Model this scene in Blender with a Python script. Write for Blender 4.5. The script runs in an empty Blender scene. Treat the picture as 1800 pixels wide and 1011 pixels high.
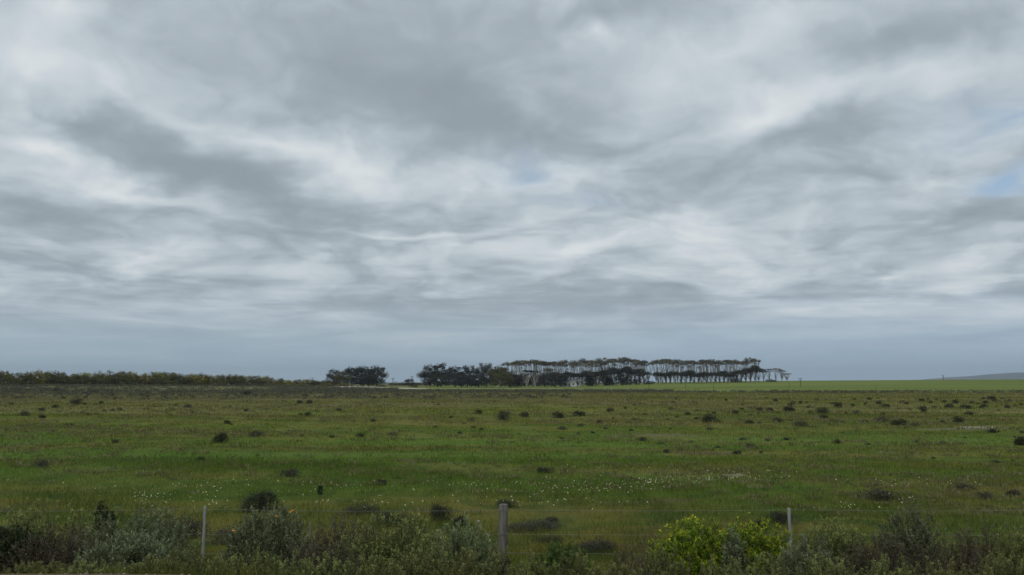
import bpy, math, random
import numpy as np
from mathutils import Vector, Matrix

random.seed(7); RNG = np.random.default_rng(11)
SC = bpy.context.scene
COL = SC.collection

# ------------------------------------------------------------------ camera
FPX, CXP, CYP = 1559.0, 900.0, 505.5          # focal length and centre in photo pixels (1800 wide)
CAMZ = 2.9
PITCH = math.atan2(672 - CYP, FPX)
cd = bpy.data.cameras.new('camera'); cam = bpy.data.objects.new('camera', cd); COL.objects.link(cam)
cam.location = (0, 0, CAMZ); cam.rotation_euler = (math.pi/2 + PITCH, 0, 0)
cd.sensor_width = 36; cd.lens = 36*FPX/1800; cd.clip_start = 0.1; cd.clip_end = 60000
SC.camera = cam

def ray(px, py):
    u = (px - CXP)/FPX; v = (CYP - py)/FPX
    return np.array([u, math.cos(PITCH) - v*math.sin(PITCH), math.sin(PITCH) + v*math.cos(PITCH)])

# ------------------------------------------------------------------ light
SUN_EL, SUN_AZ = 48, 200      # azimuth clockwise from +Y (view direction): behind the camera, a little left
sd = bpy.data.lights.new('sun', 'SUN'); so = bpy.data.objects.new('sun', sd); COL.objects.link(so)
sd.energy = 0.9; sd.angle = math.radians(14); sd.color = (1.0, 0.96, 0.9)
so.rotation_euler = (math.radians(90 - SUN_EL), 0, math.radians(180 - SUN_AZ))
so.location = (0, -20, 60)
SC.view_settings.view_transform = 'Standard'; SC.view_settings.look = 'None'
SC.view_settings.exposure = 0; SC.view_settings.gamma = 1
SC.cycles.max_bounces = 5; SC.cycles.diffuse_bounces = 2; SC.cycles.volume_bounces = 0
SC.cycles.sample_clamp_indirect = 6

# ------------------------------------------------------------------ node helper
class NT:
    def __init__(s, tree): s.t = tree; s.n = tree.nodes; s.l = tree.links
    def new(s, typ, **kw):
        n = s.n.new(typ)
        for k, v in kw.items(): setattr(n, k, v)
        return n
    def put(s, inp, v):
        if isinstance(v, bpy.types.NodeSocket): s.l.new(v, inp)
        elif v is not None: inp.default_value = v
    def m(s, op, a, b=None, c=None, clamp=False):
        n = s.n.new('ShaderNodeMath'); n.operation = op; n.use_clamp = clamp
        s.put(n.inputs[0], a); s.put(n.inputs[1], b); s.put(n.inputs[2], c); return n.outputs[0]
    def vm(s, op, a, b=None):
        n = s.n.new('ShaderNodeVectorMath'); n.operation = op
        s.put(n.inputs[0], a); s.put(n.inputs[1], b); return n.outputs[0]
    def mix(s, f, a, b):
        n = s.n.new('ShaderNodeMix'); n.data_type = 'RGBA'; n.clamp_factor = True
        s.put(n.inputs[0], f); s.put(n.inputs[6], a); s.put(n.inputs[7], b); return n.outputs[2]
    def noise(s, vec, scale, detail=4, rough=0.55, dist=0.0, out='Fac'):
        n = s.n.new('ShaderNodeTexNoise'); n.inputs['Scale'].default_value = scale
        n.inputs['Detail'].default_value = detail; n.inputs['Roughness'].default_value = rough
        n.inputs['Distortion'].default_value = dist
        s.l.new(vec, n.inputs['Vector']); return n.outputs[out]
    def mapr(s, v, a, b, c=0.0, d=1.0, smooth=True):
        n = s.n.new('ShaderNodeMapRange'); n.interpolation_type = 'SMOOTHSTEP' if smooth else 'LINEAR'
        s.put(n.inputs[0], v)
        for i, q in enumerate((a, b, c, d)): s.put(n.inputs[i+1], q)
        return n.outputs[0]
    def mapping(s, vec, loc=(0,0,0), rot=(0,0,0), scale=(1,1,1), typ='POINT'):
        n = s.n.new('ShaderNodeMapping'); n.vector_type = typ; s.l.new(vec, n.inputs[0])
        n.inputs['Location'].default_value = loc; n.inputs['Rotation'].default_value = rot
        n.inputs['Scale'].default_value = scale; return n.outputs[0]
    def ramp(s, f, stops):
        n = s.n.new('ShaderNodeValToRGB'); s.l.new(f, n.inputs[0]); cr = n.color_ramp
        while len(cr.elements) > 1: cr.elements.remove(cr.elements[-1])
        cr.elements[0].position = stops[0][0]; cr.elements[0].color = (*stops[0][1], 1)
        for p, c in stops[1:]:
            e = cr.elements.new(p); e.color = (*c, 1)
        return n.outputs[0]
    def sep(s, v):
        n = s.n.new('ShaderNodeSeparateXYZ'); s.l.new(v, n.inputs[0]); return n.outputs
    def comb(s, x, y, z=0.0):
        n = s.n.new('ShaderNodeCombineXYZ'); s.put(n.inputs[0], x); s.put(n.inputs[1], y); s.put(n.inputs[2], z); return n.outputs[0]

def srgb(r, g, b):
    f = lambda c: ((c/255+0.055)/1.055)**2.4 if c > 10 else c/255/12.92
    return (f(r), f(g), f(b))

# ------------------------------------------------------------------ world: sky with a broken cloud deck
W = bpy.data.worlds.new('World'); SC.world = W; W.use_nodes = True
w = NT(W.node_tree); w.n.clear()
tc = w.new('ShaderNodeTexCoord').outputs['Generated']
x, y, z = w.sep(tc)
az = w.m('ARCTAN2', x, y); el = w.m('ARCSINE', z)
# cloud layer coordinates: puffs flatten towards the horizon, as a level deck does in perspective
elc = w.m('MAXIMUM', el, 0.0)
Q = w.comb(az, w.m('MULTIPLY', w.m('LOGARITHM', w.m('ADD', elc, 0.07), 2.718281828), 0.62), 0.0)
wq = w.noise(Q, 6.0, 4, 0.5, out='Color')
Qw = w.vm('ADD', Q, w.vm('MULTIPLY', w.vm('SUBTRACT', wq, (0.5, 0.5, 0.5)), (0.16, 0.12, 0.0)))
ang = w.comb(az, el, 0.0)
warpv = w.noise(Q, 6.0, 4, 0.5, out='Color')
ws = w.vm('MULTIPLY', w.vm('SUBTRACT', warpv, (0.5, 0.5, 0.5)), (0.22, 0.11, 0.0))
ang = w.vm('ADD', ang, ws)
n1 = w.noise(Qw, 4.2, 3, 0.5)
n2 = w.noise(w.mapping(Qw, loc=(3, 7, 1)), 9.5, 8, 0.52)
n3 = w.noise(w.mapping(Qw, loc=(8, 2, 4)), 26.0, 5, 0.55)
def billow(scale, loc):
    v = w.noise(w.mapping(Qw, loc=loc), scale, 2, 0.45)
    return w.m('ABSOLUTE', w.m('MULTIPLY_ADD', v, 2.0, -1.0))
bl1 = billow(11.0, (5, 1, 0)); bl2 = billow(24.0, (1, 9, 0))
base = w.m('MULTIPLY_ADD', w.m('SUBTRACT', n1, 0.5), 0.55, 0.5)
soft = w.m('MULTIPLY', w.mapr(el, 0.14, 0.36, 1.0, 0.45), w.mapr(el, 0.02, 0.12, 0.5, 1.0))
base = w.m('MULTIPLY_ADD', w.m('SUBTRACT', n2, 0.5), w.m('MULTIPLY', soft, 1.5), base)
base = w.m('MULTIPLY_ADD', w.m('SUBTRACT', n3, 0.5), w.m('MULTIPLY', soft, 0.3), base)
base = w.m('MULTIPLY_ADD', w.m('SUBTRACT', bl1, 0.2), w.m('MULTIPLY', soft, 0.5), base)
base = w.m('MULTIPLY_ADD', w.m('SUBTRACT', bl2, 0.2), w.m('MULTIPLY', soft, 0.26), base)
def sky_ang(px, py):
    d = ray(px, py); d = d/np.linalg.norm(d)
    return math.atan2(d[0], d[1]), math.asin(d[2])
def blob(acc, px, py, rx, ry, deg, amp):
    a0, e0 = sky_ang(px, py)
    p = w.mapping(ang, (a0, e0, 0), (0, 0, math.radians(-deg)), (1.9*rx/FPX, 1.9*ry/FPX, 1), 'TEXTURE')
    g = w.new('ShaderNodeTexGradient', gradient_type='QUADRATIC_SPHERE'); w.l.new(p, g.inputs[0])
    return w.m('MULTIPLY_ADD', g.outputs['Fac'], amp, acc)
CLOUDS = [(600,120,330,85,14,-.65),(820,150,150,130,0,-.5),(1060,235,190,45,0,-.45),(150,215,210,38,14,-.7),
 (420,330,240,60,26,-.75),(640,385,160,40,8,-.4),(90,440,150,32,0,-.55),(110,375,150,20,4,-.4),(1400,245,260,48,-12,-.6),(1450,310,150,28,0,-.5),
 (1540,85,170,38,0,-.45),(1770,60,90,70,0,-.4),(1050,28,220,30,0,-.35),(1650,395,200,22,0,-.35),
 (140,470,240,22,0,-.3),(640,520,380,22,2,-.3),(1080,540,200,20,0,-.25),
 (120,25,130,45,0,.5),(40,130,120,65,0,.6),(210,170,150,45,10,.5),(470,255,190,32,12,.6),(610,290,140,38,4,.7),
 (230,335,110,18,14,.75),(30,247,70,16,8,.7),(230,440,80,24,0,.8),(1020,55,30,24,0,.6),(1290,90,230,45,-8,.45),
 (1310,215,150,30,-12,.75),(1620,130,230,34,-4,.5),(960,310,190,30,0,.5),(1660,325,130,28,6,.5),(1270,390,200,30,0,.4),
 (1560,482,34,14,0,.8),(1330,465,110,18,4,.5),(1050,450,240,26,-6,.45),(720,425,200,9,0,.5),(1720,480,140,30,0,.35)]
dens = base
for c in CLOUDS: dens = blob(dens, *c[:5], c[5]*(.78 if c[5] < 0 else .85))
# horizontal streaks low down
stv = w.comb(w.m('MULTIPLY', az, 3.4), w.m('MULTIPLY', el, 42.0), 0.0)
st = w.noise(stv, 1.0, 6, 0.6, 0.9)
stw = w.mapr(el, 0.22, 0.06, 0.0, 1.5)
dens = w.m('MULTIPLY_ADD', w.m('SUBTRACT', st, 0.5), stw, dens)
dens = w.mapr(dens, -0.25, 1.2, 0.0, 1.0, True)
K = 10.0
def sk(r, g, b): return tuple(c*K for c in srgb(r, g, b))
cloud = w.ramp(dens, [(0.0, srgb(147,158,166)), (0.25, srgb(163,174,182)), (0.5, srgb(184,195,203)), (0.75, srgb(203,212,218)), (1.0, srgb(223,228,230))])
cloud = w.vm('MULTIPLY', cloud, (K, K, K))
sky = w.new('ShaderNodeTexSky', sky_type='NISHITA', sun_disc=False)
sky.sun_elevation = math.radians(SUN_EL); sky.sun_rotation = math.radians(SUN_AZ)
blue = w.vm('ADD', w.vm('MULTIPLY', sky.outputs[0], (0.55, 0.55, 0.55)), sk(118, 136, 152))
gap = 0.0
for g in [(1745,190,75,26,8,.9),(1765,318,55,20,-6,1.0),(930,292,80,26,0,.45),(1690,235,70,26,0,.35),(1000,358,70,14,0,.3)]:
    gap = blob(gap, *g) if not isinstance(gap, float) else blob(0.0, *g)
gap = w.m('MULTIPLY', gap, w.mapr(n2, 0.35, 0.6, 1.6, 0.6))
cloud = w.mix(gap, cloud, blue)
horizon = w.mix(w.mapr(az, -0.3, 0.55), (*sk(164,186,200), 1), (*sk(163,187,208), 1))
hz = w.mapr(w.m('ADD', el, w.m('MULTIPLY', w.m('SUBTRACT', st, 0.5), 0.06)), 0.115, 0.0, 0.0, 0.90)
cloud = w.mix(hz, cloud, horizon)
bg = w.new('ShaderNodeBackground'); w.l.new(cloud, bg.inputs[0]); bg.inputs[1].default_value = 0.1
w.l.new(bg.outputs[0], w.new('ShaderNodeOutputWorld').inputs[0])

# ------------------------------------------------------------------ terrain
def sstep(a, b, t):
    t = np.clip((np.asarray(t, float)-a)/(b-a), 0, 1); return t*t*(3-2*t)
def terrain(X, Y):
    X = np.asarray(X, float); Y = np.asarray(Y, float)
    edge = 7.50 - 0.5*sstep(-3.2, -0.8, X)
    z = 1.3*(1 - sstep(0, 3.4, Y - edge))
    z = z + 0.05*np.sin(X*0.35+1)*np.cos(Y*0.3)*sstep(9, 16, Y)*(1-sstep(60, 120, Y))
    z = z + 0.07*np.sin(X*0.11+Y*0.07)*sstep(14, 40, Y)*(1-sstep(130, 220, Y))
    H = np.interp(X, [-60, 0, 40, 80, 139, 199, 358, 600, 1500, 4000], [0, .05, .25, 1.7, 3.1, 3.9, 4.9, 5.6, 6, 6])
    z = z + H*sstep(235, 640, Y)*(1 - 0.9*sstep(720, 1500, Y))
    # low rise under the flowering thicket on the left
    t = np.clip((Y-300)/160, 0, 1); lx = -173 + 82*t
    zl = (1.7 - 0.9*t)
    z = z + zl*sstep(-60, 0, lx + 20 - X)*sstep(215, 300, Y)*(1-sstep(520, 800, Y))
    return z
def tz(x, y): return float(terrain(x, y))
def ground_at(px, py):
    d = ray(px, py); d = d/d[1]
    ys = np.concatenate([np.arange(7, 60, .1), np.arange(60, 900, .5)])
    zz = CAMZ + d[2]*ys; g = terrain(d[0]*ys, ys)
    k = np.nonzero(zz <= g)[0]
    yy = ys[k[0]] if len(k) else 700.
    return d[0]*yy, yy, tz(d[0]*yy, yy)

def link_mesh(name, me, mats=(), parent=None):
    o = bpy.data.objects.new(name, me); COL.objects.link(o)
    for m_ in (mats if isinstance(mats, (list, tuple)) else [mats]): me.materials.append(m_)
    if parent: o.parent = parent
    return o
def tag(o, label=None, cat=None, group=None, kind=None):
    if label: o['label'] = label
    if cat: o['category'] = cat
    if group: o['group'] = group
    if kind: o['kind'] = kind
    return o
def empty(name, loc, label, cat, group=None):
    o = bpy.data.objects.new(name, None); COL.objects.link(o); o.location = loc; o.empty_display_size = .3
    return tag(o, label, cat, group)
def raw_mesh(name, V, nper, rnd=None, smooth=False, F=None, attrs=None):
    """V verts; either nper-gons in vertex order, or F faces array"""
    me = bpy.data.meshes.new(name); V = np.asarray(V, np.float32)
    me.vertices.add(len(V)); me.vertices.foreach_set('co', V.ravel())
    if F is None: F = np.arange(len(V)).reshape(-1, nper)
    F = np.asarray(F, np.int32); nper = F.shape[1]
    me.loops.add(F.size); me.loops.foreach_set('vertex_index', F.ravel())
    me.polygons.add(len(F)); me.polygons.foreach_set('loop_start', np.arange(0, F.size, nper, dtype=np.int32))
    me.update(calc_edges=True)
    if smooth: me.polygons.foreach_set('use_smooth', np.ones(len(F), bool))
    for an, av in dict(attrs or {}, **({'rnd': rnd} if rnd is not None else {})).items():
        a = me.attributes.new(an, 'FLOAT', 'POINT'); a.data.foreach_set('value', np.asarray(av, np.float32))
    me.validate(); return me

def spaced(lo, hi, fine, ratio):
    out = [0.0]; s = fine
    while out[-1] < hi: out.append(out[-1]+s); s *= ratio
    neg = [0.0]; s = fine
    while neg[-1] > lo: neg.append(neg[-1]-s); s *= ratio
    return np.array(neg[:0:-1] + out)
gx = spaced(-16000, 16000, 0.45, 1.028)
gy = np.concatenate([np.arange(-40, 6, 2.), np.arange(6, 14, .12)])
q = [14.0]
while q[-1] < 16000: q.append(q[-1] + max(.3, (q[-1])*0.014))
gy = np.concatenate([gy, q])
GX, GY = np.meshgrid(gx, gy); GZ = terrain(GX, GY)
V = np.stack([GX, GY, GZ], -1).reshape(-1, 3)
nx, ny = len(gx), len(gy)
i = (np.arange(ny-1)[:, None]*nx + np.arange(nx-1)[None]).ravel()
F = np.stack([i, i+1, i+nx+1, i+nx], 1)
field_me = raw_mesh('field', V, 4, F=F, smooth=True)

# colour of the vegetation cover by place: shared by ground and grass
def cover_colour(t, rnd=None):
    pos = t.new('ShaderNodeNewGeometry').outputs['Position']
    X, Y, Z = t.sep(pos)
    flat = t.comb(X, Y, 0.0)
    a = t.noise(t.mapping(flat, scale=(.35, 1, 1)), 0.06, 6, .62, .5)
    b = t.noise(t.mapping(flat, loc=(40, 9, 0), scale=(.45, 1, 1)), 0.17, 6, .66, .6)
    c = t.noise(flat, 0.75, 5, .65, .2)
    e = t.noise(t.mapping(flat, loc=(4, 90, 0)), 3.2, 3, .6)
    green = (.078, .112, .014, 1); deep = (.042, .078, .012, 1); olive = (.130, .130, .024, 1)
    grey = (.135, .122, .070, 1); straw = (.225, .185, .070, 1); fresh = (.080, .175, .016, 1)
    col = t.mix(t.mapr(b, .42, .58), green, olive)
    col = t.mix(t.mapr(c, .46, .62, 0, .75), col, deep)
    # lush belt at 24-45 m, drier greyer heath further out
    lush = t.m('MULTIPLY', t.mapr(Y, 20, 30), t.mapr(Y, 62, 40))
    col = t.mix(t.m('MULTIPLY', lush, t.mapr(a, .42, .60, 0, .75)), col, fresh)
    far = t.mapr(Y, 50, 110, 0, 1)
    gm = t.m('MULTIPLY', t.mapr(t.m('MULTIPLY_ADD', b, .5, t.m('MULTIPLY', a, .5)), .44, .60), t.m('MULTIPLY_ADD', far, .75, .12))
    col = t.mix(gm, col, grey)
    col = t.mix(t.m('MULTIPLY', t.mapr(Y, 55, 130), .35), col, olive)
    col = t.mix(t.m('MULTIPLY', t.mapr(b, .60, .72), t.m('MULTIPLY', t.mapr(e, .4, .6), .55)), col, straw)
    heath = t.m('MULTIPLY', t.mapr(t.m('ADD', Y, t.m('MULTIPLY', t.m('SUBTRACT', a, .5), 160)), 90, 170), t.mapr(t.m('ADD', X, t.m('MULTIPLY', t.m('SUBTRACT', b, .5), 60)), 40, -30, 0, .75))
    col = t.mix(heath, col, t.mix(t.mapr(c, .4, .6), (.115, .120, .050, 1), (.105, .098, .060, 1)))
    tone = t.mapr(t.noise(t.mapping(flat, loc=(11, 3, 0), scale=(.22, 1, 1)), .09, 4, .6), .32, .68, 1.02, 1.42, False)
    tone = t.m('MULTIPLY', tone, t.mapr(Y, 18, 75, .76, 1.0))   # self-shading of the near grass put into the colour: darker towards the road
    col = t.vm('MULTIPLY', col, t.comb(t.m('MULTIPLY', tone, 1.13), t.m('MULTIPLY', tone, 1.06), t.m('MULTIPLY', tone, .92)))
    # crop field on the rise
    crop = t.m('MULTIPLY', t.mapr(Y, 262, 270), t.mapr(X, -75, -40))
    cc = t.mix(t.mapr(t.noise(t.mapping(flat, scale=(.15, 1, 1)), .03, 5, .6), .35, .65), (.110, .150, .022, 1), (.185, .220, .045, 1))
    col = t.mix(crop, col, cc)
    beyond = t.mapr(Y, 800, 1500)
    col = t.mix(beyond, col, (.09, .10, .05, 1))
    return col, (X, Y, flat, a, b, c, e)

def principled(t, colour, rough=.85, spec=.25, normal=None):
    p = t.new('ShaderNodeBsdfPrincipled'); t.put(p.inputs['Base Color'], colour)
    p.inputs['Roughness'].default_value = rough; p.inputs['Specular IOR Level'].default_value = spec
    if normal is not None: t.l.new(normal, p.inputs['Normal'])
    return p
def material(name):
    m_ = bpy.data.materials.new(name); m_.use_nodes = True; t = NT(m_.node_tree); t.n.clear(); return m_, t
def out(t, s): t.l.new(s, t.new('ShaderNodeOutputMaterial').inputs[0])
def bump(t, h, strength, dist):
    b = t.new('ShaderNodeBump'); b.inputs['Strength'].default_value = strength; b.inputs['Distance'].default_value = dist
    t.l.new(h, b.inputs['Height']); return b.outputs[0]

M = {}
mm, t = material('field_cover')
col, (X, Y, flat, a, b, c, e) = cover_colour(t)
# bare soil shows between the grass near the fence, gravel on the road shoulder
soilm = t.m('MULTIPLY', t.mapr(Y, 15, 10.5), t.mapr(c, .40, .56))
col = t.mix(soilm, col, (.060, .047, .026, 1))
def patch(t, col, X, Y, x0, y0, rx, ry, colour, strength, nz):
    dx = t.m('DIVIDE', t.m('SUBTRACT', X, x0), rx); dy = t.m('DIVIDE', t.m('SUBTRACT', Y, y0), ry)
    r = t.m('SQRT', t.m('ADD', t.m('MULTIPLY', dx, dx), t.m('MULTIPLY', dy, dy)))
    r = t.m('ADD', r, t.m('MULTIPLY', t.m('SUBTRACT', nz, .5), 2.4))
    return t.mix(t.mapr(r, 1.0, .7, 0, strength), col, colour)
nzb = t.noise(flat, 1.6, 5, .7)
for (px_, py_, rx, ry, cl, s_) in [(1722,751,2.2,.8,(.42,.41,.38,1),.9),(1700,754,3.6,1.3,(.22,.18,.11,1),.8),(1290,835,.45,.5,(.26,.23,.16,1),.7),
      (1245,844,.25,.3,(.24,.22,.17,1),.6),(1235,797,1.8,1.4,(.13,.085,.05,1),.8),(1150,765,3.2,2,(.17,.14,.075,1),.6),
      (150,722,13,4,(.16,.15,.065,1),.6),(240,714,8,5,(.20,.14,.07,1),.6),(1180,880,.8,.5,(.13,.09,.045,1),.6),(1110,962,.5,.3,(.13,.085,.045,1),.7)]:
    gx0, gy0, _ = ground_at(px_, py_)
    col = patch(t, col, X, Y, gx0, gy0, rx, ry, cl, s_, nzb)
fine = t.noise(flat, 26, 4, .7)
grav = t.mix(t.mapr(fine, .35, .7), (.12, .066, .034, 1), (.30, .20, .12, 1))
shoulder = t.m('MULTIPLY', t.mapr(t.m('ADD', Y, t.m('MULTIPLY', t.m('SUBTRACT', c, .5), .35)), 7.95, 7.6), 1.0)
col = t.mix(shoulder, col, grav)
col = t.mix(t.m('MULTIPLY', t.mapr(fine, .45, .6), .25), col, t.vm('MULTIPLY', col, (.6, .6, .6)))
hgt = t.m('ADD', t.m('MULTIPLY', t.noise(flat, 5, 6, .7), .12), t.m('MULTIPLY', c, .25))
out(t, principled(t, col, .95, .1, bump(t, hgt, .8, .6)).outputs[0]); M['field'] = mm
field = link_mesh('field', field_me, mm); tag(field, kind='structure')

def leaf_material(name, c0, c1, c2, transl=.25, rough=.6):
    mm, t = material(name)
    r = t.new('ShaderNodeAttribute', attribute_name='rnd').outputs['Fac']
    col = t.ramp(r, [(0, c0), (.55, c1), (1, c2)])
    oi = t.new('ShaderNodeObjectInfo').outputs['Random']
    hs = t.new('ShaderNodeHueSaturation'); t.l.new(col, hs.inputs['Color'])
    t.l.new(t.mapr(oi, 0, 1, .485, .515, False), hs.inputs['Hue']); t.l.new(t.mapr(oi, 0, 1, .8, 1.2, False), hs.inputs['Value'])
    p = principled(t, hs.outputs[0], rough, .3)
    tr = t.new('ShaderNodeBsdfTranslucent'); t.l.new(hs.outputs[0], tr.inputs[0])
    mx = t.new('ShaderNodeMixShader'); mx.inputs[0].default_value = transl
    t.l.new(p.outputs[0], mx.inputs[1]); t.l.new(tr.outputs[0], mx.inputs[2]); out(t, mx.outputs[0]); return mm
def simple_mat(name, c0, c1, scale=8, rough=.8, stretch=(1,1,1), coord='Object', spec=.3):
    mm, t = material(name); tcn = t.new('ShaderNodeTexCoord').outputs[coord]
    n = t.noise(t.mapping(tcn, scale=stretch), scale, 5, .65)
    out(t, principled(t, t.mix(t.mapr(n, .3, .7), (*c0, 1), (*c1, 1)), rough, spec, bump(t, n, .4, .01)).outputs[0]); return mm

M['grey_green'] = leaf_material('grey_green_leaf', (0.078,0.089,0.040), (0.155,0.174,0.089), (0.290,0.323,0.168))
M['pale_green'] = leaf_material('pale_green_leaf', (0.081,0.103,0.043), (0.174,0.215,0.099), (0.336,0.397,0.202))
M['olive'] = leaf_material('olive_leaf', (0.075,0.083,0.030), (0.158,0.178,0.057), (0.364,0.383,0.107))
M['dark_green'] = leaf_material('dark_green_leaf', (0.024,0.038,0.014), (0.053,0.073,0.028), (0.112,0.142,0.053))
M['brown'] = leaf_material('brown_twig_leaf', (0.062,0.048,0.032), (0.114,0.097,0.057), (0.222,0.215,0.107))
M['dry'] = leaf_material('dry_leaf', (0.083,0.054,0.038), (0.147,0.106,0.068), (0.236,0.201,0.130))
M['bright'] = leaf_material('bright_leaf', (.036,.070,.014), (.135,.215,.020), (.430,.470,.022), .3)
M['small_green'] = leaf_material('small_green_leaf', (.030,.055,.012), (.070,.120,.022), (.13,.20,.03))
M['spike'] = leaf_material('spike_leaf', (0.081,0.091,0.030), (0.174,0.188,0.062), (0.404,0.417,0.135))
M['field_shrub'] = leaf_material('field_shrub_leaf', (.020,.025,.013), (.044,.050,.028), (.095,.100,.055))
M['field_shrub_brown'] = leaf_material('field_shrub_grey_leaf', (.036,.036,.026), (.062,.060,.044), (.10,.10,.07))
M['gum'] = leaf_material('gum_leaf', (.018,.021,.014), (.034,.036,.024), (.068,.064,.040), .1)
M['gum_olive'] = leaf_material('gum_olive_leaf', (.060,.066,.020), (.120,.120,.034), (.210,.195,.060), .2)
M['gum_brown'] = leaf_material('gum_top_leaf', (.060,.055,.034), (.125,.112,.070), (.240,.210,.130), .2)
M['acacia'] = leaf_material('acacia_leaf', (.036,.040,.012), (.080,.080,.020), (.19,.17,.022), .1)
M['acacia_yellow'] = leaf_material('acacia_bloom', (.055,.055,.012), (.16,.14,.015), (.46,.36,.010), .1)
M['scrub'] = leaf_material('scrub_leaf', (.046,.046,.028), (.086,.083,.052), (.150,.142,.085), .1)
M['bark'] = simple_mat('pale_gum_bark', (.18,.17,.15), (.36,.34,.31), 1.2, .8, (1,1,.3))
M['dark_bark'] = simple_mat('dark_gum_bark', (.05,.045,.035), (.12,.10,.08), 1.2, .85, (1,1,.3))
M['white_bark'] = simple_mat('white_gum_bark', (.22,.20,.17), (.36,.33,.28), 1.2, .8, (1,1,.3))
M['stem'] = simple_mat('twig_bark', (.050,.038,.026), (.12,.095,.065), 20)
M['post_wood'] = simple_mat('weathered_post', (.085,.078,.066), (.205,.19,.165), 22, .85, (1,1,.09))
M['thin_post'] = simple_mat('grey_thin_post', (.19,.20,.19), (.33,.34,.32), 20, .7, (1,1,.15))
M['wire'] = simple_mat('galvanised_wire', (.16,.16,.15), (.30,.30,.28), 6, .6)
M['pole'] = simple_mat('pole_wood', (.05,.045,.04), (.10,.09,.08), 4)
M['gravel_stone'] = simple_mat('brown_gravel', (.12,.085,.055), (.27,.21,.15), 9)
M['stone'] = simple_mat('pale_stone', (.22,.18,.13), (.40,.36,.29), 9)

# ------------------------------------------------------------------ mesh builders
def unit(v): return v/np.maximum(np.linalg.norm(v, axis=-1, keepdims=True), 1e-9)
def rdirs(n, rng=RNG): return unit(rng.normal(size=(n, 3)))
def leaf_quads(P, D, L, Wd, rng=RNG):
    """rhombic leaves at P along D"""
    n = len(P); D = unit(D); S = unit(np.cross(D, rdirs(n, rng)))
    L = np.broadcast_to(np.asarray(L, float).reshape(-1, 1), (n, 1)); Wd = np.broadcast_to(np.asarray(Wd, float).reshape(-1, 1), (n, 1))
    v = np.stack([P, P + D*L*.45 + S*Wd*.5, P + D*L, P + D*L*.45 - S*Wd*.5], 1)
    return v.reshape(-1, 3)
class Tubes:
    def __init__(s): s.V = []; s.F = []; s.n = 0
    def add(s, pts, rad, k=5):
        pts = np.asarray(pts, float); m_ = len(pts)
        for j in range(m_):
            tg = pts[min(j+1, m_-1)] - pts[max(j-1, 0)]; tg = tg/max(np.linalg.norm(tg), 1e-9)
            ref = np.array([0, 1, 0.]) if abs(tg[1]) < .9 else np.array([1., 0, 0])
            a_ = np.cross(tg, ref); a_ /= np.linalg.norm(a_); b_ = np.cross(tg, a_)
            for q_ in range(k):
                an = 2*math.pi*q_/k; s.V.append(pts[j] + rad[j]*(math.cos(an)*a_ + math.sin(an)*b_))
        for j in range(m_-1):
            for q_ in range(k):
                s.F.append((s.n+j*k+q_, s.n+j*k+(q_+1) % k, s.n+(j+1)*k+(q_+1) % k, s.n+(j+1)*k+q_))
        s.F.append(None)
        s.n += m_*k
    def mesh(s, name):
        F = [f for f in s.F if f]
        return raw_mesh(name, np.array(s.V), 4, F=np.array(F), smooth=True)

def shrub_geo(rng, rx, ry, h, shoots, leaves, shoot_len, leaf_l, leaf_w, up=.6, spread=.05, fill=.55, upper=0.0, tip=0.5):
    """dome of upright shoots, each clothed in small leaves. returns quad verts, rnd, shoot bases"""
    th = rng.uniform(0, 2*math.pi, shoots); cz = rng.uniform(upper, 1, shoots)**.9
    rr = (fill + (1-fill)*rng.uniform(0, 1, shoots)**.5)
    # lumpy outline
    lump = 1 + .16*np.sin(th*3 + rng.uniform(0, 6)) + .12*np.sin(th*5 + rng.uniform(0, 6)) + rng.normal(0, .09, shoots)
    s_ = np.sqrt(np.maximum(1 - cz**2, 0))
    P = np.stack([rx*s_*np.cos(th)*rr*lump, ry*s_*np.sin(th)*rr*lump, h*(.10+.90*cz**.6*rr**.8)*np.clip(lump, .72, 1.12)], 1)
    out_ = unit(np.stack([s_*np.cos(th), s_*np.sin(th), cz], 1))
    D = unit(out_*(1-up) + np.array([0, 0, 1.])*up + rng.normal(0, .22, (shoots, 3)))
    sl = shoot_len*rng.uniform(.6, 1.3, shoots)
    base_ = P - D*sl[:, None]
    tt = rng.uniform(0, 1, (shoots, leaves))**.8
    C = base_[:, None] + D[:, None]*(sl[:, None, None]*tt[..., None]) + rng.normal(0, spread*.5, (shoots, leaves, 3))*(1-.5*tt[..., None])
    LD = D[:, None]*.8 + rng.normal(0, .55, (shoots, leaves, 3))
    C = C.reshape(-1, 3); LD = LD.reshape(-1, 3)
    k = C[:, 2] > -.02*h; 
    sr = rng.uniform(-.2, .2, (shoots, 1))
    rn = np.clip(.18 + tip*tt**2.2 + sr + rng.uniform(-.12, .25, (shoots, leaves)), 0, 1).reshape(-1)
    C, LD, rn = C[k], LD[k], rn[k]
    V = leaf_quads(C, LD, leaf_l*rng.uniform(.6, 1.3, len(C)), leaf_w*rng.uniform(.7, 1.2, len(C)), rng)
    return V, np.repeat(rn, 4), base_, P, D

def z_at(px, py, d):           # world point at photo pixel, at distance d along y
    r = ray(px, py); r = r/r[1]; return np.array([r[0]*d, d, CAMZ + r[2]*d])

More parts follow.
